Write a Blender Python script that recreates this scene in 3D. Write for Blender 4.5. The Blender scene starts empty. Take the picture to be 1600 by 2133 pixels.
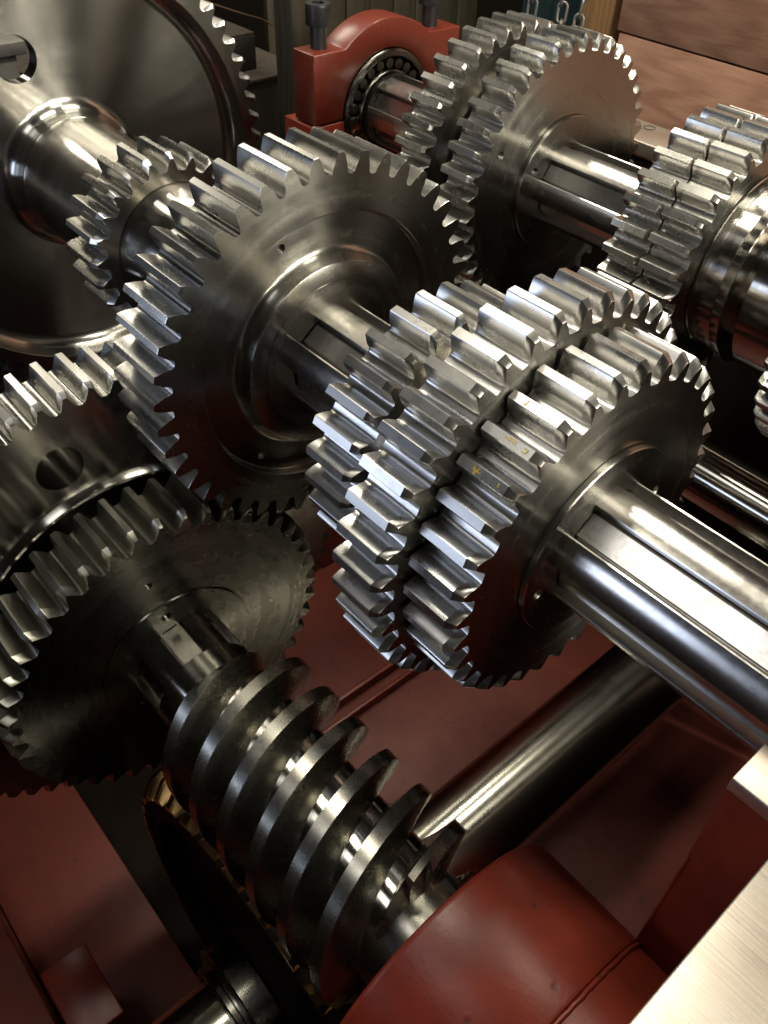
import bpy, bmesh, math, random
from math import sin, cos, pi, radians as rad, sqrt, atan2, tan, acos
from mathutils import Vector, Matrix
random.seed(7)
S = bpy.context.scene
COL = S.collection

# ------------------------------------------------------------------ camera
cd = bpy.data.cameras.new("camera"); cam = bpy.data.objects.new("camera", cd); COL.objects.link(cam)
RX = Vector((0.65382765, 0.75591169, 0.03327027))
RY = Vector((0.53492868, -0.43069543, -0.72687877))
RZ = Vector((-0.53512681, 0.49305066, -0.68595943))
m3 = Matrix((RX, -RY, -RZ)).transposed()
cam.matrix_world = m3.to_4x4()
cd.sensor_fit = 'VERTICAL'; cd.sensor_height = 36; cd.sensor_width = 27
cd.lens = 36 * 1772.73 / 2133
cd.clip_start = 0.02; cd.clip_end = 60
cd.dof.use_dof = True; cd.dof.focus_distance = 1.5; cd.dof.aperture_fstop = 16.0
S.camera = cam

# ------------------------------------------------------------------ world: the dim warm workshop air around the machine
W = bpy.data.worlds.new("World"); S.world = W; W.use_nodes = True
nt = W.node_tree; nt.nodes.clear()
wo = nt.nodes.new('ShaderNodeOutputWorld'); wb = nt.nodes.new('ShaderNodeBackground')
wb.inputs[0].default_value = (1.0, 0.80, 0.58, 1); wb.inputs[1].default_value = 0.006
nt.links.new(wb.outputs[0], wo.inputs[0])

# ------------------------------------------------------------------ lamps (fluorescent fixtures of the hall, lamps added for tooth and face highlights, daylight from the open door)
def area(name, loc, target, sx, sy, L, col, roll=0):
    ld = bpy.data.lights.new(name, 'AREA'); ld.shape = 'RECTANGLE'; ld.size = sx; ld.size_y = sy
    ld.energy = L * pi * sx * sy; ld.color = col
    o = bpy.data.objects.new(name, ld); COL.objects.link(o); o.location = loc
    d = (Vector(target) - Vector(loc)).normalized()
    q = d.to_track_quat('-Z', 'X'); o.rotation_euler = q.to_euler()
    if roll: o.rotation_euler.rotate_axis('Z', roll)
    return o
WARM = (1.0, 0.93, 0.765); COOL = (0.68, 0.78, 1.0)
def down(name, x, y, z, sx, sy, L, col=WARM):
    ld = bpy.data.lights.new(name, 'AREA'); ld.shape = 'RECTANGLE'; ld.size = sx; ld.size_y = sy
    ld.energy = L * pi * sx * sy; ld.color = col
    o = bpy.data.objects.new(name, ld); COL.objects.link(o); o.location = (x, y, z)
down("hall_and_added_lamp", -1.85, 0.95, 2.0, 0.42, 0.95, 32)
down("hall_and_added_lamp", -1.62, 2.75, 2.0, 0.34, 1.25, 40)
down("hall_and_added_lamp", 0.05, 2.05, 2.0, 0.60, 0.70, 13)
down("hall_and_added_lamp", -3.00, 2.75, 2.0, 0.30, 1.10, 48)
down("hall_and_added_lamp", -1.25, -0.85, 2.0, 1.9, 0.80, 2.9, (1.0, .96, .90))
area("hall_and_added_lamp", (-4.6, 2.3, 1.3), (-1.2, .9, -1), 0.5, 1.3, 11, WARM)  # added to brighten the tooth lands, not a fixture of the hall
area("hall_and_added_lamp", (-4.9, 0.75, 1.1), (-1.6, .8, -1), 1.0, 0.35, 15, WARM)  # second added lamp for the tooth lands
for yy, LL, wy in ((0.55, 40, .10), (1.2, 55, .09), (1.85, 70, .19), (2.3, 85, .06), (2.8, 95, .17), (3.5, 85, .13)):
    area("hall_and_added_lamp", (3.3, yy, 0.95), (-1.5, 1.0, -1), 1.6, wy, LL, WARM)  # strips behind the camera, added and spaced to streak the gear faces
area("door_daylight", (-2.4, -2.20, -0.72), (-.9, .9, -1.0), 1.15, 2.8, 4.6, COOL)

S.view_settings.view_transform = 'Standard'; S.view_settings.look = 'None'
S.view_settings.exposure = 0.0; S.view_settings.gamma = 1.0
S.render.engine = 'CYCLES'
S.cycles.max_bounces = 6; S.cycles.glossy_bounces = 5; S.cycles.diffuse_bounces = 3
S.cycles.caustics_reflective = False; S.cycles.caustics_refractive = False
S.cycles.sample_clamp_indirect = 4

# ------------------------------------------------------------------ materials
class N:
    def __init__(s, name):
        s.m = bpy.data.materials.new(name); s.m.use_nodes = True; s.t = s.m.node_tree; s.t.nodes.clear()
        s.out = s.n('ShaderNodeOutputMaterial'); s.p = s.n('ShaderNodeBsdfPrincipled'); s.l(s.p.outputs[0], s.out.inputs[0])
    def n(s, t, **k):
        x = s.t.nodes.new(t)
        for a, b in k.items(): setattr(x, a, b)
        return x
    def l(s, a, b): s.t.links.new(a, b)
    def math(s, op, a, b=None, c=None):
        x = s.n('ShaderNodeMath', operation=op)
        for i, v in enumerate((a, b, c)):
            if v is None: continue
            if isinstance(v, (int, float)): x.inputs[i].default_value = v
            else: s.l(v, x.inputs[i])
        return x.outputs[0]
    def vmath(s, op, a, b=None):
        x = s.n('ShaderNodeVectorMath', operation=op)
        for i, v in enumerate((a, b)):
            if v is None: continue
            if isinstance(v, tuple): x.inputs[i].default_value = v
            else: s.l(v, x.inputs[i])
        return x.outputs[0]
    def noise(s, vec, scale, detail=3, rough=.5):
        x = s.n('ShaderNodeTexNoise'); x.inputs['Scale'].default_value = scale; x.inputs['Detail'].default_value = detail
        x.inputs['Roughness'].default_value = rough
        if vec is not None: s.l(vec, x.inputs['Vector'])
        return x.outputs[0]
    def ramp(s, f, a, b, lo, hi):
        x = s.n('ShaderNodeMapRange'); x.inputs[1].default_value = a; x.inputs[2].default_value = b
        x.inputs[3].default_value = lo; x.inputs[4].default_value = hi; s.l(f, x.inputs[0]); return x.outputs[0]
    def mix(s, f, a, b):
        x = s.n('ShaderNodeMix', data_type='RGBA')
        if isinstance(f, (int, float)): x.inputs[0].default_value = f
        else: s.l(f, x.inputs[0])
        for i, v in ((6, a), (7, b)):
            if isinstance(v, tuple): x.inputs[i].default_value = v + (1,) if len(v) == 3 else v
            else: s.l(v, x.inputs[i])
        return x.outputs[2]
    def bump(s, h, strength, dist=.001):
        x = s.n('ShaderNodeBump'); x.inputs['Strength'].default_value = strength; x.inputs['Distance'].default_value = dist
        s.l(h, x.inputs['Height']); return x.outputs[0]

def steel(name, base=(.60, .575, .53), rough=.28, aniso=.75, rings=.6, mottle=.12, var=True, dark=(.30, .28, .25), along=False, rotv=.25):
    """machined steel; turned round the object's X axis, so highlights stretch across the tool marks"""
    g = N(name); tc = g.n('ShaderNodeTexCoord'); oi = g.n('ShaderNodeObjectInfo')
    P = tc.outputs['Object']
    sp = g.n('ShaderNodeSeparateXYZ'); g.l(P, sp.inputs[0])
    ng = g.math('MULTIPLY', sp.outputs[2], -1.0)
    cb = g.n('ShaderNodeCombineXYZ'); g.l(ng, cb.inputs[1]); g.l(sp.outputs[1], cb.inputs[2])
    if along:
        cb = g.n('ShaderNodeCombineXYZ'); cb.inputs[0].default_value = 1
    vt = g.n('ShaderNodeVectorTransform'); vt.vector_type = 'VECTOR'; vt.convert_from = 'OBJECT'; vt.convert_to = 'WORLD'
    g.l(cb.outputs[0], vt.inputs[0])
    g.l(vt.outputs[0], g.p.inputs['Tangent'])
    g.p.inputs['Anisotropic Rotation'].default_value = rotv
    # random offset per object so copies do not repeat
    off = g.math('MULTIPLY', oi.outputs['Random'], 37.0)
    cb2 = g.n('ShaderNodeCombineXYZ'); g.l(off, cb2.inputs[0]); g.l(off, cb2.inputs[1])
    PO = g.vmath('ADD', P, cb2.outputs[0])
    r2 = g.math('SQRT', g.math('ADD', g.math('MULTIPLY', sp.outputs[1], sp.outputs[1]), g.math('MULTIPLY', sp.outputs[2], sp.outputs[2])))
    ringv = g.n('ShaderNodeCombineXYZ'); g.l(r2, ringv.inputs[0]); g.l(sp.outputs[0], ringv.inputs[1])
    rn = g.noise(ringv.outputs[0], 260, 2)
    rn2 = g.noise(ringv.outputs[0], 34, 2)
    mo = g.noise(PO, 14, 5, .62)
    mo2 = g.noise(PO, 90, 3, .6)
    f = g.math('ADD', g.ramp(mo, .30, .75, 0, mottle * 2.0), g.ramp(mo2, .35, .75, 0, mottle * 1.2))
    col = g.mix(f, base, dark)
    g.l(col, g.p.inputs['Base Color'])
    rr = g.math('ADD', g.math('ADD', g.ramp(mo, .3, .7, rough * .88, rough * 1.12), g.ramp(rn2, .3, .7, -.03 * rings, .05 * rings)), g.ramp(mo2, .3, .75, -.15 * mottle, .35 * mottle))
    g.l(rr, g.p.inputs['Roughness'])
    g.p.inputs['Metallic'].default_value = 1
    g.p.inputs['Anisotropic'].default_value = aniso
    h = g.math('ADD', g.math('MULTIPLY', rn, rings), g.math('MULTIPLY', mo2, mottle * .35 if mottle > .07 else 0.0))
    g.l(g.bump(h, .16, .0005), g.p.inputs['Normal'])
    return g.m

M = {}
M['turned'] = steel('turned_steel', base=(.43, .42, .385), rough=.235, aniso=.85, rings=1.0, mottle=.03)
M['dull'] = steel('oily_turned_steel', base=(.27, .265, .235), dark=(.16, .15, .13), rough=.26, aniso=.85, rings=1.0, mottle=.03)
M['fine'] = steel('fine_turned_steel', base=(.50, .49, .46), rough=.18, aniso=.88, rings=.6, mottle=.02)
M['hub'] = steel('hub_steel', rough=.17, aniso=.6, rings=.6, mottle=.05)
M['tooth'] = steel('hobbed_tooth_steel', base=(.50, .49, .465), rough=.28, aniso=.3, rings=.0, mottle=.06, along=True, rotv=.25)
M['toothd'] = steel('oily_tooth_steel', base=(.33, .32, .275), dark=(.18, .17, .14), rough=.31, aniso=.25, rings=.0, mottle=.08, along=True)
M['toothw'] = steel('worn_tooth_steel', base=(.55, .545, .53), rough=.29, aniso=.25, rings=.0, mottle=.10, along=True, rotv=.25, dark=(.26, .24, .21))
M['ground'] = steel('ground_shaft_steel', base=(.60, .58, .53), rough=.16, aniso=.85, rings=.25, mottle=.05)
M['spline'] = steel('milled_spline_steel', base=(.66, .64, .61), rough=.215, aniso=.5, rings=.03, mottle=.12, along=True, rotv=.0)
M['low'] = steel('oiled_shaft_steel', base=(.50, .485, .42), rough=.22, aniso=.7, rings=.3, mottle=.08)
M['worm'] = steel('worm_steel', base=(.40, .39, .345), rough=.27, aniso=.25, rings=.03, mottle=.10, dark=(.20, .19, .165))
M['flange'] = steel('milled_flange_steel', base=(.56, .51, .43), rough=.46, aniso=.5, rings=0, mottle=.10, along=True)
def flange_mat():
    g = N('milled_flange_steel'); geo = g.n('ShaderNodeNewGeometry'); P = geo.outputs['Position']
    mp = g.n('ShaderNodeMapping'); mp.inputs['Scale'].default_value = (4, 260, 40); mp.inputs['Rotation'].default_value = (0, 0, .12); g.l(P, mp.inputs[0])
    ln = g.noise(mp.outputs[0], 1.0, 4, .6); big = g.noise(P, 7, 4, .55); sc = g.noise(P, 60, 4, .7)
    c = g.mix(g.ramp(big, .35, .65, 0, 1), (.70, .66, .59), (.62, .53, .45))
    c = g.mix(g.ramp(ln, .35, .75, 0, .28), c, (.42, .37, .31)); c = g.mix(g.ramp(sc, .62, .75, 0, .4), c, (.30, .25, .20))
    g.l(c, g.p.inputs['Base Color']); g.p.inputs['Metallic'].default_value = 1
    g.l(g.ramp(ln, .3, .7, .36, .50), g.p.inputs['Roughness'])
    g.l(g.bump(ln, .35, .0006), g.p.inputs['Normal'])
    return g.m
M['flange'] = flange_mat()
M['bronze'] = steel('bronze', base=(.46, .31, .13), rough=.33, aniso=.4, rings=.6, mottle=.2, dark=(.25, .15, .06))

def paint(name, base, rough=.36, bumpy=.5, spec=.5, pits=True, dark=.55):
    g = N(name); tc = g.n('ShaderNodeTexCoord'); geo = g.n('ShaderNodeNewGeometry')
    P = geo.outputs['Position']
    mp = g.n('ShaderNodeMapping'); mp.inputs['Scale'].default_value = (5, 9, 6); mp.inputs['Rotation'].default_value = (.1, .05, .12); g.l(P, mp.inputs[0])
    st = g.noise(mp.outputs[0], 3.0, 6, .6)
    b = g.noise(P, 9, 6, .6); c = g.noise(P, 70, 4, .6); pl = g.noise(P, 260, 2, .5)
    vo = g.n('ShaderNodeTexVoronoi'); vo.inputs['Scale'].default_value = 16; g.l(P, vo.inputs['Vector'])
    pit = g.ramp(vo.outputs[0], .05, .13, 1, 0)
    f = g.ramp(b, .38, .72, 0, .8)
    d = tuple(x * dark for x in base)
    col = g.mix(f, base, d)
    g.l(g.mix(g.math('MAXIMUM', g.ramp(c, .64, .74, 0, .35), g.math('MULTIPLY', pit, g.ramp(b, .45, .6, 0, .8))), col, (.04, .012, .010)), g.p.inputs['Base Color'])
    g.l(g.ramp(b, .3, .7, rough * .92, rough * 1.12), g.p.inputs['Roughness'])
    h = g.math('ADD', g.math('ADD', g.math('MULTIPLY', st, .5), g.math('MULTIPLY', b, .6)), g.math('SUBTRACT', g.math('ADD', g.math('MULTIPLY', c, .16), g.math('MULTIPLY', pl, .05)), g.math('MULTIPLY', pit, .22)))
    g.l(g.bump(h, bumpy, .008), g.p.inputs['Normal'])
    g.p.inputs['Specular IOR Level'].default_value = spec
    return g.m
M['red'] = paint('red_oxide_paint', (.27, .036, .018), rough=.33, bumpy=.16)
M['redcap'] = paint('red_cap_paint', (.17, .024, .012), rough=.29, bumpy=.10, dark=.85, spec=.9)
M['redfloor'] = paint('red_floor_paint', (.22, .050, .034), rough=.48, bumpy=.25, dark=.75)

def simple(name, base, rough=.5, metal=0.0, bs=40, bumpy=.3, var=.4, dist=.002, spec=.5):
    g = N(name); geo = g.n('ShaderNodeNewGeometry'); P = geo.outputs['Position']
    a = g.noise(P, bs, 5, .6)
    g.l(g.mix(g.ramp(a, .3, .7, 0, var), base, tuple(x * .35 for x in base)), g.p.inputs['Base Color'])
    g.l(g.ramp(a, .3, .7, rough * .85, rough * 1.15), g.p.inputs['Roughness'])
    g.l(g.bump(a, bumpy, dist), g.p.inputs['Normal']); g.p.inputs['Metallic'].default_value = metal; g.p.inputs['Specular IOR Level'].default_value = spec
    return g.m
M['steelgrey'] = simple('grey_primed_steel', (.20, .19, .17), .5, 0, 30, .2, .4)
M['shade_dark'] = simple('shade_darkened_casting', (.020, .014, .011), .7, 0, 12, .4, .5, spec=.08)  # near-black stands in for shade inside the casing
M['black'] = simple('black_oxide_bolt', (.020, .021, .024), .42, .0, 120, .2)
M['blackbox'] = simple('black_timber_and_wall_shade', (.014, .013, .012), .6, 0, 25, .5)
M['dirt'] = simple('dirty_bench_top', (.055, .042, .030), .9, 0, 60, 1.0, .8, .006)
M['darkfloor'] = simple('dark_workshop_floor', (.020, .016, .013), .8, 0, 8, .4, .6)
M['bear'] = steel('bearing_steel', base=(.17, .165, .15), rough=.25, aniso=.4, rings=.3, mottle=.1)
M['roller'] = steel('roller_steel', base=(.12, .115, .10), rough=.38, aniso=.2, rings=.2, mottle=.1)
M['chain'] = simple('galvanised_chain', (.32, .31, .30), .42, .8, 80, .3)
M['teal'] = simple('dark_teal_cloth', (.012, .040, .045), .85, 0, 20, .6)
M['wire'] = simple('rusty_wire', (.11, .055, .03), .7, .3, 90, .5)
M['yellow'] = simple('yellow_marker', (.62, .44, .03), .6, 0, 200, .1, .3)

def wood(name, a, b, scale=(1, 1, 9), rough=.6, ring=10):
    g = N(name); tc = g.n('ShaderNodeTexCoord'); oi = g.n('ShaderNodeObjectInfo')
    cb = g.n('ShaderNodeCombineXYZ'); g.l(g.math('MULTIPLY', oi.outputs['Random'], 9.0), cb.inputs[0]); g.l(g.math('MULTIPLY', oi.outputs['Random'], 5.0), cb.inputs[2])
    P = g.vmath('ADD', tc.outputs['Object'], cb.outputs[0])
    mp = g.n('ShaderNodeMapping'); mp.inputs['Scale'].default_value = scale; g.l(P, mp.inputs[0])
    big = g.noise(mp.outputs[0], 1.6, 4, .6); fine = g.noise(mp.outputs[0], 16, 6, .65)
    w = g.n('ShaderNodeTexWave'); w.inputs['Scale'].default_value = ring * .12; w.inputs['Distortion'].default_value = 9; w.inputs['Detail'].default_value = 4; w.inputs['Detail Scale'].default_value = 1.4
    g.l(mp.outputs[0], w.inputs['Vector'])
    f = g.math('ADD', g.math('MULTIPLY', w.outputs[0], .34), g.math('ADD', g.math('MULTIPLY', big, .25), g.math('MULTIPLY', fine, .65)))
    g.l(g.mix(g.ramp(f, .3, .95, 0, 1), a, b), g.p.inputs['Base Color'])
    g.p.inputs['Roughness'].default_value = rough
    g.l(g.bump(fine, .3, .002), g.p.inputs['Normal'])
    return g.m
M['ply'] = wood('plywood_board', (.50, .28, .195), (.30, .145, .095), (.8, 1, 7))
M['timber'] = wood('raw_timber', (.36, .20, .08), (.20, .11, .045), (9, 9, 1.2))
M['oldwood'] = wood('greenish_old_timber', (.045, .036, .018), (.015, .012, .007), (9, 9, 1.2))

# ------------------------------------------------------------------ helpers
def link(name, me, mat, parent=None, loc=(0, 0, 0), rot=(0, 0, 0), sharp=32):
    if mat is not None:
        if not me.materials: me.materials.append(mat)
        elif me.materials[0] is None: me.materials[0] = mat
    if sharp is not None:
        me.shade_smooth(); me.set_sharp_from_angle(angle=rad(sharp))
    o = bpy.data.objects.new(name, me); COL.objects.link(o)
    o.location = loc; o.rotation_euler = rot
    if parent is not None: o.parent = parent
    return o
def thing(name, label, cat, loc=(0, 0, 0), rot=(0, 0, 0), group=None):
    o = bpy.data.objects.new(name, None); COL.objects.link(o); o.location = loc; o.rotation_euler = rot
    o.empty_display_size = .05
    o['label'] = label; o['category'] = cat
    if group: o['group'] = group
    return o
def tag(o, label, cat, group=None):
    o['label'] = label; o['category'] = cat
    if group: o['group'] = group
    return o
def mesh(name, v, f):
    me = bpy.data.meshes.new(name); me.from_pydata(v, [], f); me.validate(); me.update(); return me
def from_bm(name, bm):
    me = bpy.data.meshes.new(name); bm.to_mesh(me); bm.free(); return me

def lathe_geo(prof, seg=96, phase=0.0, closed=False):
    v = []; f = []
    n = len(prof)
    for j in range(seg):
        a = phase + 2 * pi * j / seg
        ca, sa = cos(a), sin(a)
        for (x, r) in prof: v.append((x, r * ca, r * sa))
    m = n if closed else n - 1
    for j in range(seg):
        k = (j + 1) % seg
        for i in range(m):
            i2 = (i + 1) % n
            f.append((j * n + i, j * n + i2, k * n + i2, k * n + i))
    return v, f
def fil(x0, r0, x1, r1, kind, n=6):
    """quarter-round between two profile points; kind 'v' bulges along x first, 'h' along r first"""
    out = []
    for i in range(n + 1):
        t = i / n * pi / 2
        if kind == 'v': out.append((x0 + (x1 - x0) * sin(t), r0 + (r1 - r0) * (1 - cos(t))))
        else: out.append((x0 + (x1 - x0) * (1 - cos(t)), r0 + (r1 - r0) * sin(t)))
    return out
def plate(bm, x, r0, r1, holes, seg0, seg1, phase=0.0, phase0=0.0, n_h=20):
    """flat annulus facing +x with real holes: holes = (r, angle_deg, radius, depth, thread)"""
    edges = []
    def loop(cy, cz, r, n, ph):
        vs = [bm.verts.new((x, cy + r * cos(ph + 2 * pi * i / n), cz + r * sin(ph + 2 * pi * i / n))) for i in range(n)]
        for i in range(n): edges.append(bm.edges.new((vs[i], vs[(i + 1) % n])))
        return vs
    loop(0, 0, r1, seg1, phase); loop(0, 0, r0, seg0, phase0)
    for (r, a, hr, dep, thr) in holes:
        cy, cz = r * cos(rad(a)), r * sin(rad(a))
        vs = loop(cy, cz, hr, n_h, 0)
        prof = [(0, hr)]
        if thr:
            t = hr * .16; d = hr * .28; k = -t
            while k > -dep: prof.append((k, hr - t)); prof.append((k - d / 2, hr)); k -= d
            prof.append((-dep, hr - t))
        else: prof.append((-dep * .5, hr)); prof.append((-dep, hr))
        prev = vs
        for (dx, rr) in prof[1:]:
            cur = [bm.verts.new((x + dx, cy + rr * cos(2 * pi * i / n_h), cz + rr * sin(2 * pi * i / n_h))) for i in range(n_h)]
            for i in range(n_h): bm.faces.new((prev[i], cur[i], cur[(i + 1) % n_h], prev[(i + 1) % n_h]))
            prev = cur
        if thr: bm.faces.new(list(reversed(prev)))
    bmesh.ops.triangle_fill(bm, use_beauty=True, use_dissolve=False, edges=edges, normal=(1, 0, 0))

def bm_lathe(bm, prof, seg, phase=0.0, closed=False):
    v, f = lathe_geo(prof, seg, phase, closed)
    bv = [bm.verts.new(p) for p in v]
    for q in f:
        try: bm.faces.new([bv[i] for i in q])
        except ValueError: pass
def finish(bm, name):
    bmesh.ops.remove_doubles(bm, verts=bm.verts, dist=1e-5)
    bmesh.ops.recalc_face_normals(bm, faces=bm.faces)
    return from_bm(name, bm)

def tooth_mesh(name, Nt, R, w, cham=(0, 0), capm='turned', alpha=20, depth=2.25):
    """one tooth with its share of the rim, from x=-w to x=0, centred on +Y; returns mesh and rim radius"""
    m = 2 * R / (Nt + 2); rp = R - m; rf = R - depth * m; ri = rf - .25 * m
    rb = rp * cos(rad(alpha)); half = pi / Nt
    def inv(a): return tan(a) - a
    def psi(r):
        r = max(r, rb * 1.0005)
        return pi / (2 * Nt) + inv(rad(alpha)) - inv(acos(rb / r))
    rs = max(rf + .38 * m, 0)
    pts = [(R, psi(R) - .04 * m / R), (R - .05 * m, psi(R)), (R - .10 * m, psi(R - .07 * m))]
    k = 7
    for i in range(1, k + 1):
        r = R - .10 * m - (R - .10 * m - rs) * i / k
        pts.append((r, psi(r)))
    a0 = pts[-1][1]; a1 = min(a0 + .42 * m / rf, half * .995)
    for i in range(1, 6):
        t = i / 5
        # quadratic bezier fillet
        rr = (1 - t) ** 2 * rs + 2 * t * (1 - t) * (rf + .02 * m) + t * t * rf
        aa = (1 - t) ** 2 * a0 + 2 * t * (1 - t) * (a0 + .10 * (a1 - a0)) + t * t * a1
        pts.append((rr, aa))
    pts.append((rf, half))
    right = pts
    full = [(r, -a) for r, a in reversed(right)] + [(r, a) for r, a in right]
    n = len(full)
    def station(x, s):
        out = []
        for (r, a) in full:
            u = max(0, (r - rf) / (R - rf))
            rr = r - s * .62 * m * u ** 1.3
            aa = a * (1 - s * .46 * u ** .7)
            out.append((x, rr * cos(aa), rr * sin(aa)))
        return out
    st = []
    cf, cb = cham
    if cf > 0: st += [(0, 1.0), (-cf * .10, .84), (-cf * .35, .60), (-cf * .97, .02), (-cf, 0), (-cf - .0010, 0)]
    else: st += [(0, .03), (-.0012, 0), (-.0022, 0)]
    if cb > 0: st += [(-w + cb + .0010, 0), (-w + cb, 0), (-w + cb * .97, .02), (-w + cb * .35, .60), (-w + cb * .10, .84), (-w, 1.0)]
    else: st += [(-w + .0022, 0), (-w + .0012, 0), (-w, .03)]
    v = []; f = []
    for (x, s) in st: v += station(x, s)
    for i in range(len(st) - 1):
        for j in range(n - 1):
            f.append((i * n + j, (i + 1) * n + j, (i + 1) * n + j + 1, i * n + j + 1))
    # end caps down to the rim radius
    for (i, flip) in ((0, False), (len(st) - 1, True)):
        x = st[i][0]; base = len(v)
        b = []
        for q in range(5):
            a = half - 2 * half * q / 4
            v.append((x, ri * cos(a), ri * sin(a))); b.append(base + q)
        ring = [i * n + j for j in range(n)] + b
        f.append(tuple(ring if not flip else reversed(ring)))
    me = mesh(name, v, f); me.materials.append(None); me.materials.append(M[capm])
    nf = len(me.polygons); me.polygons[nf - 1].material_index = 1; me.polygons[nf - 2].material_index = 1
    return me, ri

def add_teeth(parent, me, mat, Nt, phase_deg, x=0.0, skip=None, cap=300):
    first = None
    for k in range(Nt):
        o = link('tooth', me, mat, parent, (x, 0, 0), (rad(phase_deg + 360 * k / Nt), 0, 0), 18 if first is None else None)
        first = o

YM, ZM = 0.95009, -1.0
YB, ZB = 2.04571, -1.0
YW, ZW = 0.48895, -1.66

# ================================================================== THE SETTING
def box_bm(bm, x0, x1, y0, y1, z0, z1, bev=0.0, seg=2):
    g = bmesh.ops.create_cube(bm, size=1)
    for v in g['verts']:
        v.co = Vector(((x0 + x1) / 2 + v.co.x * (x1 - x0), (y0 + y1) / 2 + v.co.y * (y1 - y0), (z0 + z1) / 2 + v.co.z * (z1 - z0)))
    if bev > 0:
        es = set()
        for v in g['verts']: es.update(v.link_edges)
        bmesh.ops.bevel(bm, geom=list(es), offset=bev, segments=seg, affect='EDGES', profile=.5)
def box(name, mat, x0, x1, y0, y1, z0, z1, parent=None, bev=0.003, sharp=50):
    cx, cy, cz = (x0 + x1) / 2, (y0 + y1) / 2, (z0 + z1) / 2
    bm = bmesh.new(); box_bm(bm, x0 - cx, x1 - cx, y0 - cy, y1 - cy, z0 - cz, z1 - cz, bev)
    return link(name, from_bm(name, bm), mat, parent, (cx, cy, cz), (0, 0, 0), sharp)

g = box('ground', M['darkfloor'], -9, 3, -4, 9, -3.4, -3.3, bev=0); g['kind'] = 'structure'

FZ = -3.1
casing = thing('gearbox_casing', 'red painted steel gearbox casing with a machined flange, holding all shafts', 'gearbox casing', (-1.2, 1.2, -3.29))
CO = Vector((-1.2, 1.2, -3.29))
def cbox(name, mat, x0, x1, y0, y1, z0, z1, bev=.004):
    o = box(name, mat, x0, x1, y0, y1, z0, z1, None, bev); o.location = o.location - CO; o.parent = casing; return o
cbox('floor_plate', M['redfloor'], -2.30, -0.10, .745, 2.52, FZ - .08, FZ)
cbox('floor_plate', M['redfloor'], -2.30, -0.10, -.14, .262, FZ - .08, FZ)
cbox('sump_floor', M['shade_dark'], -2.30, -0.10, .262, .745, FZ - .18, FZ - .13)  # darkness of the sump is put into its colour
cbox('floor_ledge', M['red'], -2.30, -0.10, -.75, -.143, FZ - .08, FZ + .28)
cbox('floor_rib', M['red'], -1.640, -1.615, .80, 2.50, FZ + .001, FZ + .05)
cbox('floor_rib', M['red'], -1.555, -1.535, .80, 2.50, FZ + .001, FZ + .045)
cbox('foot_block', M['red'], -1.21, -.975, -.112, .022, FZ + .002, -2.60)
cbox('side_wall', M['shade_dark'], -2.80, .14, -.86, -.755, FZ - .08, -1.0)  # side walls coloured as if in shade, to keep steel reflections dark
cbox('side_wall', M['shade_dark'], -2.40, -0.02, 2.535, 2.68, FZ - .08, -1.05)
cbox('side_flange', M['flange'], -2.40, -0.10, 2.525, 2.70, -1.048, -1.0)
cbox('end_wall', M['red'], -2.46, -2.30, 1.73, 2.52, FZ - .08, -1.003)
cbox('end_wall', M['blackbox'], -2.90, -2.80, -.75, 1.726, FZ - .08, -1.003)  # black here stands for the unlit inside of the red casing
cbox('floor_plate', M['redfloor'], -2.80, -2.302, -.14, 1.728, FZ - .08, FZ)
cbox('end_wall', M['shade_dark'], -.010, .14, -.75, .740, FZ - .08, -1.053)  # shade painted into the wall colour so gear faces mirror dark
cbox('end_flange', M['flange'], -.023, .20, -.75, .700, -1.05, -1.0, .003)
# hole in the side flange seen beyond the far gears
def ring_hole(name, loc, r, dep):
    bm = bmesh.new(); bm_lathe(bm, [(-dep, 0.0005), (-dep, r), (0, r), (0.0008, r + .002)], 24)
    return link(name, finish(bm, name), M['black'], casing, Vector(loc) - CO, (0, rad(-90), 0))
ring_hole('bolt_hole', (-1.647, 2.655, -.9985), .018, .004)
# pedestal that carries the main shaft at the near end
bm = bmesh.new()
def pedestal_bm(x0, x1, yc, ya, yb, zc, z0, rr):
    pts = [(ya, z0), (ya, zc)]
    n = 14
    pts.append((yc - rr, zc))
    for i in range(1, n): t = pi + pi * i / n; pts.append((yc + rr * cos(t), zc + rr * sin(t)))
    pts += [(yc + rr, zc), (yb, zc), (yb, z0)]
    a = [bm.verts.new((x0, y, z)) for y, z in pts]; b = [bm.verts.new((x1, y, z)) for y, z in pts]
    k = len(pts)
    for i in range(k): bm.faces.new((a[i], a[(i + 1) % k], b[(i + 1) % k], b[i]))
    bm.faces.new(list(reversed(a))); bm.faces.new(b)
    bmesh.ops.recalc_face_normals(bm, faces=bm.faces)
pedestal_bm(-.109 + 1.2, .14 + 1.2, YM - 1.2, .744 - 1.2, 1.16 - 1.2, -1.030 + 3.29, FZ - .08 + 3.29, .125)
link('bearing_pedestal', from_bm('pedestal', bm), M['red'], casing)
for (y0, y1) in ((.744, YM - .127), (YM + .127, 1.16)):
    cbox('pedestal_seat', M['flange'], -.112, .14, y0 - .001, y1, -1.029, -1.0, .002)
cbox('end_wall', M['shade_dark'], -.010, .14, 1.162, 2.52, FZ - .08, -1.053)
cbox('end_flange', M['flange'], -.023, .20, 1.162, 2.52, -1.05, -1.0, .003)
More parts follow.
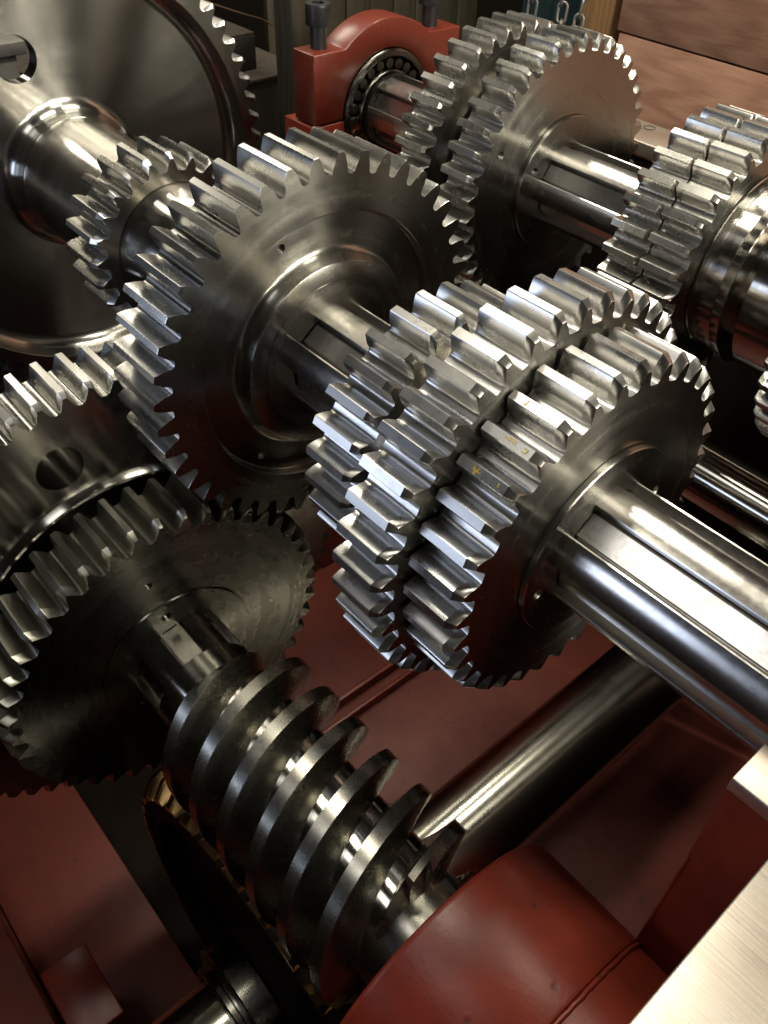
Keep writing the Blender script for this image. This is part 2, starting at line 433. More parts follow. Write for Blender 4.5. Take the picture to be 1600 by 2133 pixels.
# the tube that houses the worm bearing
bm = bmesh.new()
bm_lathe(bm, [(-.333, .150), (-.333, .268)] + fil(-.333, .268, -.321, .280, 'h', 5)[1:] + [(-.112, .280), (-.106, .278), (-.104, .274), (-.03, .274), (.02, .274)], 128)
link('worm_bearing_tube', finish(bm, 'tube'), M['red'], casing, Vector((0, YW, ZW)) - CO)
bm = bmesh.new(); random.seed(3)
nW = 150; prev = None; rings = []
for j in range(nW):
    a = 2 * pi * j / nW; rr = .2745; t = .0042 + .0006 * random.random(); jx = .0006 * random.uniform(-1, 1)
    ringv = [bm.verts.new((-.100 + jx + t * cos(q), (rr + t * sin(q)) * cos(a), (rr + t * sin(q)) * sin(a))) for q in (0, pi / 3, 2 * pi / 3, pi, 4 * pi / 3, 5 * pi / 3)]
    rings.append(ringv)
for j in range(nW):
    A, B = rings[j], rings[(j + 1) % nW]
    for q in range(6): bm.faces.new((A[q], B[q], B[(q + 1) % 6], A[(q + 1) % 6]))
bmesh.ops.recalc_face_normals(bm, faces=bm.faces)
link('weld_bead', from_bm('weld', bm), M['red'], casing, Vector((0, YW, ZW)) - CO, sharp=80)
# irregular vertical weld along the pedestal corner
bm = bmesh.new(); random.seed(5); prevr = None
for j in range(60):
    z = -1.22 - j * .012; t = .0032 + .0008 * random.random()
    ringv = [bm.verts.new((-.106 + t * cos(q), .746 + t * sin(q), z)) for q in [i * pi / 3 for i in range(6)]]
    if prevr:
        for q in range(6): bm.faces.new((prevr[q], ringv[q], ringv[(q + 1) % 6], prevr[(q + 1) % 6]))
    prevr = ringv
bmesh.ops.recalc_face_normals(bm, faces=bm.faces)
link('weld_bead', from_bm('weld', bm), M['red'], casing, -CO, sharp=80)

# ------------------------------------------------------------------ shafts
def spline_prof(R, rr, land_c, half_land, n=6):
    """closed outline (r, angle) of a splined bar"""
    out = []
    for k in range(n):
        c = rad(land_c + 360 * k / n); h = rad(half_land); g2 = pi * 2 / n - 2 * h
        c0 = .0022 / R
        for i in range(9):
            a = c - h + c0 + (2 * h - 2 * c0) * i / 8; out.append((R, a))
        out.append((R - .0022, c + h)); out.append((rr + .0015, c + h + .001)); out.append((rr - .006, c + h + .012)); out.append((rr - .006, c + h + .038)); out.append((rr, c + h + .045))
        mid = c + h + g2 / 2; r0 = rr * cos(g2 / 2 - .045)
        for i in range(1, 6): a = c + h + .045 + (g2 - .09) * i / 6; out.append((r0 / cos(a - mid), a))
        out.append((rr, c + h + g2 - .045)); out.append((rr - .006, c + h + g2 - .038)); out.append((rr - .006, c + h + g2 - .012)); out.append((rr + .0015, c + h + g2 - .001)); out.append((R - .0022, c + h + g2))
    return out
def extrude_prof(bm, prof, x0, x1, r_scale=1.0):
    a = [bm.verts.new((x0, r * cos(t), r * sin(t))) for r, t in prof]; b = [bm.verts.new((x1, r * cos(t), r * sin(t))) for r, t in prof]
    k = len(prof)
    for i in range(k): bm.faces.new((a[i], b[i], b[(i + 1) % k], a[(i + 1) % k]))
    bm.faces.new(a); bm.faces.new(list(reversed(b)))

# main shaft
ms = thing('splined_shaft', 'long bright six-splined main shaft running out of the picture at the right', 'shaft', (-.5, YM, ZM))
bm = bmesh.new(); extrude_prof(bm, spline_prof(.118, .1000, 97, 15), -1.30 + .5, .5)
link('splined_section', finish(bm, 'sp'), M['spline'], ms, sharp=28)
bm = bmesh.new(); bm_lathe(bm, [(-2.55 + .5, .001), (-2.55 + .5, .118), (-1.302 + .5, .118), (-1.302 + .5, .001)], 96)
link('plain_section', finish(bm, 'pl'), M['ground'], ms)
# far shaft
bs = thing('splined_shaft', 'splined shaft behind, seated in the roller bearing of the red cap', 'shaft', (-1.5, YB, ZB))
bm = bmesh.new(); extrude_prof(bm, spline_prof(.118, .1000, 115, 15), -2.262 + 1.5, -.2 + 1.5)
link('splined_section', finish(bm, 'sp'), M['spline'], bs, sharp=28)
bm = bmesh.new(); bm_lathe(bm, [(-2.62 + 1.5, .001), (-2.62 + 1.5, .110), (-2.275 + 1.5, .110), (-2.275 + 1.5, .122), (-2.263 + 1.5, .122), (-2.263 + 1.5, .10)], 96)
link('collar', finish(bm, 'pl'), M['bear'], bs)

# worm shaft with worm
ws = thing('worm_shaft', 'dark steel shaft with a three-start worm thread entering the red tube', 'worm shaft', (-.7, YW, ZW))
WR0, WR1 = .122, .199; LEAD = .300; PIT = .100
def worm_mesh(xa, xb):
    knots = [(0, 0), (.10, 0), (.19, 0), (.205, .03), (.26, .25), (.33, .60), (.395, .95), (.405, .985), (.412, 1), (.56, 1), (.708, 1), (.715, .985), (.725, .95), (.79, .60), (.86, .25), (.915, .03), (.93, 0)]
    K = len(knots); nt_ = 144; np_ = int((xb - xa) / PIT) + 8
    s0 = xa - LEAD - PIT
    v = []; idx = {}
    tot = np_ * K
    def h(u): return u
    for i in range(tot):
        p, k = divmod(i, K)
        s = s0 + (p + knots[k][0]) * PIT
        for j in range(nt_):
            th = 2 * pi * j / nt_
            x = s + LEAD * th / (2 * pi); hh = knots[k][1]
            xc = min(max(x, xa), xb)
            ea = min(1, max(0, (xc - xa) / .035)); eb = min(1, max(0, (xb - xc) / .004))
            e = min(ea ** .6, eb ** .45)
            r = WR0 + (WR1 - WR0) * hh * e
            idx[(i, j)] = len(v); v.append((xc + .7, r * cos(th), r * sin(th)))
    f = []
    for i in range(tot - 1):
        for j in range(nt_):
            if j + 1 < nt_: a, b, c, d = (i, j), (i + 1, j), (i + 1, j + 1), (i, j + 1)
            else:
                a, b = (i, j), (i + 1, j); c, d = (i + 1 + 3 * K, 0), (i + 3 * K, 0)
                if (i + 1 + 3 * K) >= tot: continue
            q = [idx[a], idx[b], idx[c], idx[d]]
            xs = [v[z][0] for z in q]
            if max(xs) - .7 <= xa + 1e-6 or min(xs) - .7 >= xb - 1e-6: continue
            f.append(q)
    return mesh('worm_thread', v, f)
# phase: crest passes angle 23 deg at x=-.465 ; crest centre sits at .56 of the pitch
wm = worm_mesh(-1.035, -.404)
crest_x = None
s0 = -1.035 - LEAD - PIT
want = -.465 - LEAD * (23 / 360.)
base = s0 + .56 * PIT
shift = (want - base) % PIT
# re-use: rotate instead of sliding (a turn of 360*shift/LEAD moves the crest by shift)
wo_ = link('worm_thread', wm, M['worm'], ws, (0, 0, 0), (-2 * pi * shift / LEAD, 0, 0), 26)
bm = bmesh.new()
bm_lathe(bm, [(-1.113 + .7, .001), (-1.113 + .7, .119), (-1.108 + .7, .123), (-.42 + .7, .123), (-.42 + .7, .001)], 128)
link('plain_section', finish(bm, 'pl'), M['ground'], ws)
bm = bmesh.new(); bm_lathe(bm, [(-.42 + .7, .123), (-.34 + .7, .123), (-.338 + .7, .140), (-.30 + .7, .140), (-.30 + .7, .001)], 128)
link('journal', finish(bm, 'jo'), M['worm'], ws)
bm = bmesh.new(); extrude_prof(bm, spline_prof(.1228, .1085, 67.5, 14.5), -1.60 + .7, -1.1135 + .7)
link('splined_section', finish(bm, 'sp'), M['ground'], ws, sharp=28)

# transverse shaft and bronze worm wheel beneath the worm (turned about the Y axis)
TX, TZ = -.692, -2.43
tsf = thing('output_shaft', 'thick smooth shaft crossing low under the worm, collar at its left end', 'shaft', (TX, .49, TZ), (0, 0, rad(90)))
bm = bmesh.new(); bm_lathe(bm, [(-.75, .001), (-.75, .143), (2.0, .143), (2.0, .001)], 160)
link('shaft_body', finish(bm, 'ts'), M['low'], tsf)
bm = bmesh.new(); bm_lathe(bm, [(-.285, .15), (-.285, .168), (-.281, .172), (-.268, .172), (-.264, .166), (-.258, .166), (-.254, .200), (-.250, .204), (-.19, .204), (-.186, .2), (-.186, .15)], 96)
link('collar', finish(bm, 'co'), M['bear'], tsf)
bm = bmesh.new(); bm_lathe(bm, [(.186, .15), (.186, .2), (.19, .204), (.23, .204), (.234, .2), (.234, .15)], 96)
link('collar', finish(bm, 'co'), M['bear'], tsf)

ww = thing('bronze_worm_gear', 'bronze worm gear standing in the sump directly below the worm', 'worm gear', (TX, .49, TZ), (0, 0, rad(90)))
hw = .182; NW = 38
bm = bmesh.new()
bm_lathe(bm, [(-hw, .565), (-hw, .59), (-hw + .01, .60), (hw - .01, .60), (hw, .59), (hw, .565)], 152, closed=True)
link('rim', finish(bm, 'rim'), M['shade_dark'], ww)  # rim coloured dark for the shade under the worm
bm = bmesh.new()
bm_lathe(bm, [(-.183, .145), (-.183, .21), (-.178, .215), (-.135, .215), (-.13, .225), (-.13, .52), (-.135, .528), (-hw + .004, .530), (-hw + .004, .5645), (hw - .004, .5645), (hw - .004, .530), (.06, .528), (.05, .52), (.05, .225), (.06, .215), (.178, .215), (.183, .21), (.183, .145)], 120)
link('wheel_centre', finish(bm, 'ctr'), M['shade_dark'], ww)  # same painted shade as the rim
v = []; f = []
ys = [-hw, -.15, -.12, -.08, -.04, 0, .04, .08, .12, .15, hw]
for y in ys:
    rt = min(.652, .772 - sqrt(max(0, .140 ** 2 - y * y))) - max(0, abs(y) - .14) * .9; tw = y * tan(rad(9)) / .62
    for (r, a) in ((.598, .060), (.61, .050), (rt - .006, .026), (rt, .020), (rt, -.020), (rt - .006, -.026), (.61, -.050), (.598, -.060)):
        v.append((y, r * cos(a + tw), r * sin(a + tw)))
for i in range(len(ys) - 1):
    for j in range(7): f.append((i * 8 + j, i * 8 + j + 1, (i + 1) * 8 + j + 1, (i + 1) * 8 + j))
f.append(tuple(range(7, -1, -1))); f.append(tuple(range((len(ys) - 1) * 8, len(ys) * 8)))
wt = mesh('wheel_tooth', v, f)
for k in range(NW):
    link('tooth', wt, M['bronze'], ww, (0, 0, 0), (2 * pi * k / NW, 0, 0), 35 if k == 0 else None)

# low layshaft at the right
ls = thing('layshaft', 'dark polished plain shaft low behind the main shaft at the right edge', 'shaft', (-.6, 2.065, -1.66))
bm = bmesh.new(); bm_lathe(bm, [(-.62, .001), (-.62, .105), (-.60, .112), (-.57, .112), (-.565, .094), (.6, .094), (.6, .001)], 96)
link('shaft_body', finish(bm, 'ls'), M['ground'], ls)

# ------------------------------------------------------------------ gears
# G2: large single gear in the middle
t = thing('spur_gear', 'large wide-toothed gear with a dished web, between the pinion and the triple cluster gear', 'gear', (-1.2298, YM, ZM))
Nt = 44; me, ri = tooth_mesh('t', Nt, .4125, .1540)
add_teeth(t, me, M['tooth'], Nt, 2.87 + 0)
ph = rad(2.87) - pi / Nt; bm = bmesh.new()
bm_lathe(bm, [(0, ri), (0, .3035)] + [(-.0022, .3005), (-.0180, .2985), (-.0200, .2965)], Nt * 4, ph)
plate(bm, -.0200, .2300, .2965, [(.271, 110, .0092, .03, True), (.271, 230, .0092, .03, True), (.271, 350, .0092, .03, True)], 96, Nt * 4, ph, 0)
bm_lathe(bm, fil(-.0200, .2300, .0080, .2100, 'h', 9) + [(.0145, .2080), (.0158, .2055), (.0158, .1720), (.0140, .1708), (.0158, .1696), (.0158, .1025), (-.05, .1025)], 96)
bm_lathe(bm, [(-.154, .1185), (-.154, ri)], Nt * 4, ph)
link('gear_body', finish(bm, 'b'), M['turned'], t)

# cluster C0 / C1 / C2 on the main shaft
t = thing('cluster_gear', 'triple cluster gear of three stepped gears on the main shaft, numbered in yellow marker', 'cluster gear', (-.512, YM, ZM))
def wheel(parent, name, R, Nt, phase, x, w, cham, body, mat_t=None, mat_b=None, holes=None, face=None, rear_r=.12):
    """a toothed wheel that is one part, its teeth sub-parts"""
    me, ri = tooth_mesh('t', Nt, R, w, cham, 'turned', 14.5)
    ph = rad(phase) - pi / Nt
    bm = bmesh.new()
    body(bm, ri, Nt * 4, ph, w)
    b = link(name, finish(bm, name), mat_b or M['turned'], parent, (x, 0, 0))
    add_teeth(b, me, mat_t or M['tooth'], Nt, phase)
    return b, ri
def body_C2(bm, ri, ns, ph, w):
    bm_lathe(bm, [(0, ri), (0, .1845), (-.0045, .1840), (-.0045, .1815), (.0100, .1812), (.0118, .1795)], ns, ph)
    plate(bm, .0118, .1025, .1795, [(.1475, -169, .0115, .03, True), (.1475, 14, .0115, .03, True)], 96, ns, ph, 0)
    bm_lathe(bm, [(.0118, .1025), (-.06, .1025)], 96)
    bm_lathe(bm, [(-w, ri), (-w, .20)], ns, ph)
c2, _ = wheel(t, 'front_gear', .3325, 35, 2.55, 0, .1106, (.016, .004), body_C2, M['toothw'])
def body_plain(r_in):
    def fn(bm, ri, ns, ph, w):
        bm_lathe(bm, [(0, r_in), (0, ri)], ns, ph); bm_lathe(bm, [(-w, ri), (-w, r_in)], ns, ph)
    return fn
c1, _ = wheel(t, 'middle_gear', .3840, 41, 8.18, -.1145, .1095, (.013, .005), body_plain(.20), M['toothw'])
c0, _ = wheel(t, 'rear_gear', .2765, 29, 7.36, -.3215, .1150, (.012, .004), body_plain(.12), M['toothw'])
bm = bmesh.new(); bm_lathe(bm, [(-.2242, .21), (-.2242, .214), (-.235, .214), (-.238, .205), (-.262, .205), (-.266, .222), (-.29, .222), (-.294, .205), (-.3274, .205)], 96)
bm_lathe(bm, [(-.100, .281), (-.118, .281)], 96)
bm_lathe(bm, [(-.436, .12), (-.440, .12), (-.440, .19), (-.436, .19)], 96)
link('hub', finish(bm, 'hub'), M['hub'], t)
# yellow marker strokes on the tooth lands of the front gear
def strokes(parent, R, ang, x0, pts_list, wd=.0022):
    v = []; f = []
    for pts in pts_list:
        for (a, b) in zip(pts[:-1], pts[1:]):
            d = Vector((b[0] - a[0], b[1] - a[1])); L = d.length
            nrm = Vector((-d.y, d.x)) / L * wd / 2
            i = len(v)
            for (p, s) in ((a, 1), (b, 1), (b, -1), (a, -1)):
                px = p[0] + s * nrm.x + x0; py = p[1] + s * nrm.y
                th = rad(ang) + py / R; v.append((px, (R + .0006) * cos(th), (R + .0006) * sin(th)))
            f.append((i, i + 1, i + 2, i + 3))
    link('marker_writing', mesh('mk', v, f), M['yellow'], parent, sharp=None)
pp = 360 / 35
# strokes follow the tooth tip as flat print
strokes(c2, .3325, 2.55 + 11 * pp, -.077, [[(0, -.0045), (.001, .005)], [(.001, .005), (-.003, .003)]])
strokes(c2, .3325, 2.55 + 12 * pp, -.068, [[(0, -.002), (.022, .000)], [(.008, -.0045), (.022, -.004)], [(.035, .003), (.042, .003)], [(.042, .003), (.043, -.003)], [(.043, -.003), (.036, -.003)]], .0016)
strokes(c2, .3325, 2.55 + 13 * pp, -.073, [[(-.004, -.006), (0, .007)], [(0, .007), (.005, -.006)], [(-.006, 0), (.009, .001)], [(.043, -.004), (.044, .003)]], .0018)

# G1: the very large wheel at top left
t = thing('gear_wheel', 'very large gear wheel with a polished dished web, top left corner', 'gear', (-2.347, YM, ZM))
Nt = 66; me, ri = tooth_mesh('t', Nt, .6137, .15, (.014, .012), 'fine')
add_teeth(t, me, M['toothw'], Nt, 5.21)
ph = rad(5.21) - pi / Nt; bm = bmesh.new()
bm_lathe(bm, [(0, ri), (0, .5430), (-.0020, .5405), (-.006, .5395), (-.020, .5350)] + fil(-.020, .5350, -.060, .4950, 'v', 8), Nt * 4, ph)
hs = [(.328, a, .058, .045, False) for a in (106, 286)]
bm2 = bm
plate(bm, -.060, .2100, .4950, hs, 120, Nt * 4, ph, 0, 40)
bm_lathe(bm, fil(-.060, .2100, -.012, .1700, 'h', 12) + [(-.003, .1690), (-.002, .1680), (-.002, .12)], 120)
plate(bm, -.1055, .12, .56, [(r_, a_, hr_, .0001, False) for (r_, a_, hr_, _, _) in hs], 96, Nt * 4, ph, 0, 40)
bm_lathe(bm, [(-.1055, .56), (-.15, .565), (-.15, ri)], Nt * 4, ph)
link('web', finish(bm, 'b'), M['fine'], t)
bm = bmesh.new(); bm_lathe(bm, [(-.002, .1665), (.000, .1678), (.070, .1675), (.355, .1660), (.358, .163), (.358, .12)], 128)
link('hub', finish(bm, 'h'), M['hub'], t)

# pinion in front of it
t = thing('pinion_gear', 'small pinion with rounded tooth ends in front of the huge dished wheel', 'gear', (-1.836, YM, ZM))
Nt = 24; me, ri = tooth_mesh('t', Nt, .2275, .150, (.018, .008), 'hub', 17)
add_teeth(t, me, M['tooth'], Nt, 11.25)
ph = rad(11.25) - pi / Nt; bm = bmesh.new()
bm_lathe(bm, [(0, ri), (0, .1625), (-.003, .1620), (-.003, .1605), (.0, .16)], Nt * 4, ph)
bm_lathe(bm, [(0, .16), (.09, .1595), (.20, .159), (.205, .156), (.205, .14), (.23, .138), (.45, .138), (.455, .12)], 96)
bm_lathe(bm, [(-.15, .12), (-.15, ri)], Nt * 4, ph)
link('gear_body', finish(bm, 'b'), M['hub'], t)

# D cluster on the far shaft
t = thing('cluster_gear', 'double gear on the far shaft beside the red bearing cap, 40 teeth each', 'cluster gear', (-1.5284, YB, ZB))
def body_D2(bm, ri, ns, ph, w):
    plate(bm, 0, .1930, ri, [(.303, 153, .0115, .02, True)], 96, ns, ph, 0)
    bm_lathe(bm, [(0, .1930), (-.004, .1922), (-.004, .1905), (.011, .1900), (.0125, .1885)], 96)
    plate(bm, .0125, .1025, .1885, [(.149, 153, .0115, .02, True)], 96, 96, 0, 0)
    bm_lathe(bm, [(.0125, .1025), (-.06, .105)], 96); bm_lathe(bm, [(-w, ri), (-w, .20)], ns, ph)
wheel(t, 'front_gear', .3926, 40, 3.76, 0, .118, (.016, .005), body_D2)
wheel(t, 'rear_gear', .3860, 40, .98, -.2000, .1220, (.006, .006), body_plain(.119))
bm = bmesh.new(); bm_lathe(bm, [(-.118, .21), (-.13, .22), (-.135, .23), (-.165, .23), (-.170, .27), (-.19, .27), (-.195, .22), (-.2043, .22)], 96)
bm_lathe(bm, [(-.3218, .19), (-.33, .18), (-.33, .12)], 96)
link('hub', finish(bm, 'hub'), M['hub'], t)

# E cluster with drum at the right edge
t = thing('cluster_gear', 'twin 32-tooth gear with a polished stepped drum, cut by the right edge', 'cluster gear', (-.909, YB, ZB))
wheel(t, 'rear_gear', .3235, 32, 1.74, -.113, .105, (.005, .004), body_plain(.119))
wheel(t, 'front_gear', .3245, 32, 1.30, 0, .108, (.014, .004), body_plain(.119))
bm = bmesh.new(); bm_lathe(bm, [(-.113, .24), (-.108, .24)], 96)
bm_lathe(bm, [(.002, .2290), (.004, .2250), (.023, .2250), (.0245, .2230), (.026, .2250), (.066, .2250), (.068, .2270), (.094, .2330), (.096, .2310), (.098, .1750), (.128, .1750), (.130, .2200), (.133, .2240), (.240, .2240), (.242, .16), (.36, .16), (.36, .12)], 128)
link('drum', finish(bm, 'dr'), M['hub'], t)
# G8
t = thing('spur_gear', 'gear showing only a few tooth ends at the right edge', 'gear', (-.530, YB, ZB))
wheel(t, 'gear_body', .349, 38, 4.0, 0, .106, (.012, .016), body_plain(.119), M['toothw'])

# G7: gear on the worm shaft
t = thing('spur_gear', 'dark gear on the worm shaft, lower left, with rounded tooth ends', 'gear', (-1.2298, YW, ZW))
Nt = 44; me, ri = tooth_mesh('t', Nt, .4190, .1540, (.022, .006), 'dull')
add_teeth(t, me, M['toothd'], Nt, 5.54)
ph = rad(5.54) - pi / Nt; bm = bmesh.new()
plate(bm, 0, .1960, ri, [(.268, 98, .0095, .03, True)], 96, Nt * 4, ph, 0)
bm_lathe(bm, [(0, .1960), (-.003, .1950), (-.003, .1935), (.003, .1925), (.0045, .1915)], 96)
plate(bm, .0045, .1090, .1915, [(.150, 95, .0125, .03, True), (.150, 215, .0125, .03, True)], 96, 96, 0, 0)
bm_lathe(bm, [(.0045, .1090), (-.154, .1090), (-.154, ri)], Nt * 4, ph)
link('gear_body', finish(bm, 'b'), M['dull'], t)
# G6: big ring-faced gear behind it
t = thing('gear_wheel', 'big gear wheel at the left edge with a round hole and bright inner lip', 'gear', (-1.4400, YW, ZW))
Nt = 73; me, ri = tooth_mesh('t', Nt, .6540, .150, (.014, .008), 'fine', 17)
add_teeth(t, me, M['tooth'], Nt, 4.57)
ph = rad(4.57) - pi / Nt; bm = bmesh.new()
plate(bm, 0, .4100, ri, [(.492, a, .052, .148, False) for a in (100, 145, 190, 235, 280, 325, 10, 55)], 160, Nt * 4, ph, 0, 40)
bm_lathe(bm, [(0, .4100), (.012, .4080), (.020, .4030), (.022, .3980), (.018, .3930), (.006, .3900), (-.03, .3880)] + fil(-.03, .3880, -.06, .36, 'v', 5) + [(-.06, .22), (-.02, .20), (-.02, .124)], 160)
bm_lathe(bm, [(-.15, ri), (-.15, .12)], Nt * 4, ph)
link('web', finish(bm, 'b'), M['fine'], t)

# ------------------------------------------------------------------ bearing, cap and bolts at the far end
cap = thing('bearing_cap', 'red painted bearing cap with an arched top at the end of the far shaft', 'bearing cap', (-2.355, YB, -1.0))
bm = bmesh.new(); bev = .0
pts = [(1.738 - YB, 0.002), (1.738 - YB, .213)]
th0 = math.asin(.213 / .281)
pts.append((1.738 - YB + .10, .213))
n = 28
for i in range(n + 1):
    a = (pi - th0) - (pi - 2 * th0) * i / n; pts.append((.281 * cos(a), .281 * sin(a)))
pts += [(2.372 - YB, .213), (2.372 - YB, 0.002), (.192, .002)]
for i in range(1, 32):
    a = pi * i / 32; pts.append((.192 * cos(a), .192 * sin(a)))
pts.append((-.192, .002))
A = [bm.verts.new((-.055, y, z)) for y, z in pts]; Bv = [bm.verts.new((.055, y, z)) for y, z in pts]
k = len(pts)
for i in range(k): bm.faces.new((A[i], A[(i + 1) % k], Bv[(i + 1) % k], Bv[i]))
fa = bm.faces.new(list(reversed(A))); fb = bm.faces.new(Bv)
bmesh.ops.recalc_face_normals(bm, faces=bm.faces)
es = [e for e in bm.edges if e.calc_face_angle(0) > .35]
bmesh.ops.bevel(bm, geom=es, offset=.004, segments=3, affect='EDGES', profile=.5)
bmesh.ops.triangulate(bm, faces=[q for q in bm.faces if len(q.verts) > 4])
link('cap_body', from_bm('cap', bm), M['redcap'], cap, sharp=30)
def bolt(y, lab):
    b = thing('socket_bolt', lab, 'bolt', (-2.365, y, -.787), (0, rad(-90), 0), 'socket head bolts on the red bearing cap')
    bm = bmesh.new(); bm_lathe(bm, [(-.02, .0255), (.0, .0265), (.066, .0265)], 32)
    # (lathe runs along local X, which the -90 degree turn points upward)
    link('shank', finish(bm, 's'), M['black'], b)
    bm = bmesh.new(); prof_k = 72
    vb = []
    for (x, r, kn) in ((.066, .027, 0), (.066, .0385, 0), (.069, .040, 1), (.118, .040, 1), (.121, .0395, 0), (.126, .037, 0), (.1265, .022, 0)):
        ring_ = []
        for i in range(prof_k):
            a = 2 * pi * i / prof_k; rr = r - (.0011 if kn and i % 2 else 0)
            if abs(x - .1265) < 1e-6:
                hx = .0185 / cos(((a + pi / 6) % (pi / 3)) - pi / 6); rr = hx
            ring_.append(bm.verts.new((x, rr * cos(a), rr * sin(a))))
        vb.append(ring_)
    ring_ = [bm.verts.new((.100, v_.co.y, v_.co.z)) for v_ in vb[-1]]; vb.append(ring_)
    for p in range(len(vb) - 1):
        for i in range(prof_k): bm.faces.new((vb[p][i], vb[p][(i + 1) % prof_k], vb[p + 1][(i + 1) % prof_k], vb[p + 1][i]))
    bm.faces.new(ring_)
    bmesh.ops.recalc_face_normals(bm, faces=bm.faces)
    link('socket_head', from_bm('h', bm), M['black'], b, sharp=30)
    return b
bolt(1.806, 'black socket head bolt standing in the left shoulder of the red cap')
bolt(2.286, 'black socket head bolt in the right shoulder of the red cap')

br = thing('roller_bearing', 'open roller bearing seated in the red cap round the far shaft', 'bearing', (-2.300, YB, ZB))
bm = bmesh.new(); bm_lathe(bm, [(-.09, .190), (.006, .190), (.010, .187), (.012, .184), (.012, .170), (.009, .166), (-.01, .163), (-.09, .163)], 120)
link('outer_ring', finish(bm, 'o'), M['bear'], br)
bm = bmesh.new(); bm_lathe(bm, [(-.09, .128), (.010, .128), (.014, .126), (.016, .123), (.016, .112)], 120)
link('inner_ring', finish(bm, 'i'), M['bear'], br)
bm = bmesh.new(); bm_lathe(bm, [(-.07, .0005), (-.07, .0170), (-.03, .0183), (-.004, .0178), (.002, .0150), (.003, .0005)], 28)
rm = finish(bm, 'roller')
for k in range(22):
    a = 2 * pi * k / 22 + .1
    link('roller', rm, M['roller'], br, (0, .1455 * cos(a), .1455 * sin(a)), sharp=30 if k == 0 else None)

# ------------------------------------------------------------------ workshop behind the machine
bx = thing('timber_block', 'black dirty block on the ledge behind the huge gear wheel', 'block', (-3.6, 1.9, -1.13))
def part_box(p, name, mat, x0, x1, y0, y1, z0, z1, bev=.004):
    o = box(name, mat, x0, x1, y0, y1, z0, z1, None, bev); o.location = o.location - p.location; o.parent = p; return o
part_box(bx, 'block_body', M['blackbox'], -4.3, -3.30, 1.2, 2.19, -1.13, -1.000)
part_box(bx, 'top_plate', M['dirt'], -4.3, -3.302, 1.2, 2.188, -.999, -.99, .001)
bk = thing('steel_bracket', 'grey steel T-shaped bracket standing behind the hole of the huge wheel', 'bracket', (-3.14, 1.08, -3.29))
part_box(bk, 'cross_bar', M['steelgrey'], -3.20, -3.10, .98, 1.155, -.872, -.832, .003)
part_box(bk, 'upright', M['steelgrey'], -3.19, -3.11, 1.050, 1.118, -3.29, -.873, .003)
bn = thing('workbench', 'low dirty black bench behind the huge gear wheel', 'bench', (-3.9, 1.9, -3.29))
part_box(bn, 'bench_body', M['blackbox'], -4.9, -3.20, .9, 2.36, -3.29, -1.145)
part_box(bn, 'bench_top', M['dirt'], -4.9, -3.185, .9, 2.37, -1.144, -1.132, .001)
p = box('timber_post', M['oldwood'], -3.10, -2.98, 2.15, 2.27, -3.29, .6, None, .006); tag(p, 'upright brown timber post behind the left side of the red cap', 'post')
wl = thing('board_wall', 'old greenish board wall behind the red bearing cap', 'wall', (-3.6, 3.2, -3.29))
for k in range(9):
    part_box(wl, 'board', M['oldwood'], -3.62 + random.uniform(0, .012), -3.58, 2.45 + k * .152, 2.45 + k * .152 + .146, -3.28, .8, .004)
w_ = thing('crate_side', 'reddish plywood crate side with two boards, top right', 'crate', (-.9, 3.62, -3.29))
part_box(w_, 'board', M['ply'], -2.515, 1.2, 3.60, 3.64, -1.012, .3, .003)
part_box(w_, 'board', M['ply'], -2.500, 1.2, 3.602, 3.642, -2.2, -1.020, .003)
part_box(w_, 'board', M['ply'], -2.500, 1.2, 3.60, 3.64, -3.28, -2.207, .003)
p = box('timber_post', M['timber'], -2.77, -2.59, 3.66, 3.76, -3.29, .4, None, .006); tag(p, 'pale raw timber post left of the plywood crate side', 'post')
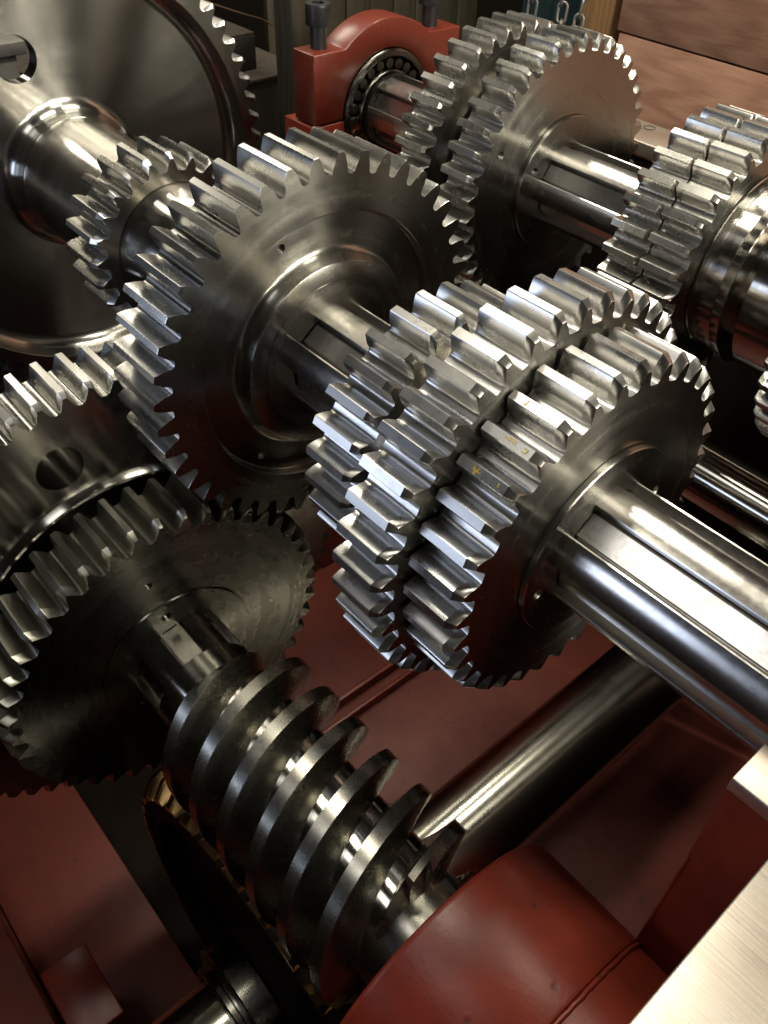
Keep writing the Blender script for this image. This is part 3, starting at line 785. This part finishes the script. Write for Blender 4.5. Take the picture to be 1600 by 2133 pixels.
# dark cloth sheet hanging behind the gears
v = []; f = []; nx, nz = 40, 24
for i in range(nx + 1):
    for j in range(nz + 1):
        s_ = i / nx; zz = -3.28 + 4 * j / nz
        v.append((-3.45 + s_ * 1.1, 4.0 + .05 * sin(s_ * 40) + .03 * sin(s_ * 17 + j * .1), zz))
for i in range(nx):
    for j in range(nz): a = i * (nz + 1) + j; f.append((a, a + 1, a + nz + 2, a + nz + 1))
me = mesh('cloth', v, f); o = link('hanging_sheet', me, M['teal'], None, sharp=80)
md = o.modifiers.new('thick', 'SOLIDIFY'); md.thickness = .004
tag(o, 'dark teal sheet hanging in folds behind the chains', 'sheet')
def chain(x, y, z, n, lab, sway=0.0):
    c = thing('chain', lab, 'chain', (x, y, z), (0, 0, 0), 'steel chains hanging behind the far gears')
    R_, r_, L_ = .017, .0062, .019
    v = []; f = []
    path = []
    for i in range(24):
        a = 2 * pi * i / 24; py = R_ * cos(a); pz = R_ * sin(a) + (L_ if sin(a) > 0 else -L_); path.append(Vector((0, py, pz)))
    for i, p_ in enumerate(path):
        a = 2 * pi * i / 24; nrm = Vector((0, cos(a), sin(a)))
        for q in range(8):
            b_ = 2 * pi * q / 8; w__ = p_ + nrm * (r_ * cos(b_)) + Vector((1, 0, 0)) * (r_ * sin(b_)); v.append(tuple(w__))
    for i in range(24):
        for q in range(8): f.append((i * 8 + q, ((i + 1) % 24) * 8 + q, ((i + 1) % 24) * 8 + (q + 1) % 8, i * 8 + (q + 1) % 8))
    me = mesh('link', v, f)
    for k in range(n):
        link('chain_link', me, M['chain'], c, (sway * k * .01, .002 * sin(k * 2.), k * .061), (0, .1 * sin(k), rad(35 + 90 * (k % 2))), 60 if k == 0 else None)
chain(-2.56, 3.05, -.93, 12, 'steel chain hanging nearer the red cap, left one of the chains')
chain(-2.30, 3.02, -.93, 12, 'steel chain hanging next to the pale timber post', .6)
chain(-2.36, 3.00, -.90, 11, 'second steel chain, middle one of the three behind the gears', -.5)
# rusty wire lying across the block
cu = [(-3.2, 1.87, -.80), (-3.3, 2.0, -.865), (-3.28, 2.12, -.91), (-3.29, 2.22, -.945), (-3.29, 2.30, -.988)]
v = []; f = []
for i, p_ in enumerate(cu):
    for q in range(6): v.append((p_[0] + .004 * cos(q * pi / 3), p_[1], p_[2] + .004 * sin(q * pi / 3)))
for i in range(len(cu) - 1):
    for q in range(6): f.append((i * 6 + q, (i + 1) * 6 + q, (i + 1) * 6 + (q + 1) % 6, i * 6 + (q + 1) % 6))
tag(link('wire', mesh('wire', v, f), M['wire'], None, sharp=80), 'thin rusty wire lying over the black block', 'wire')
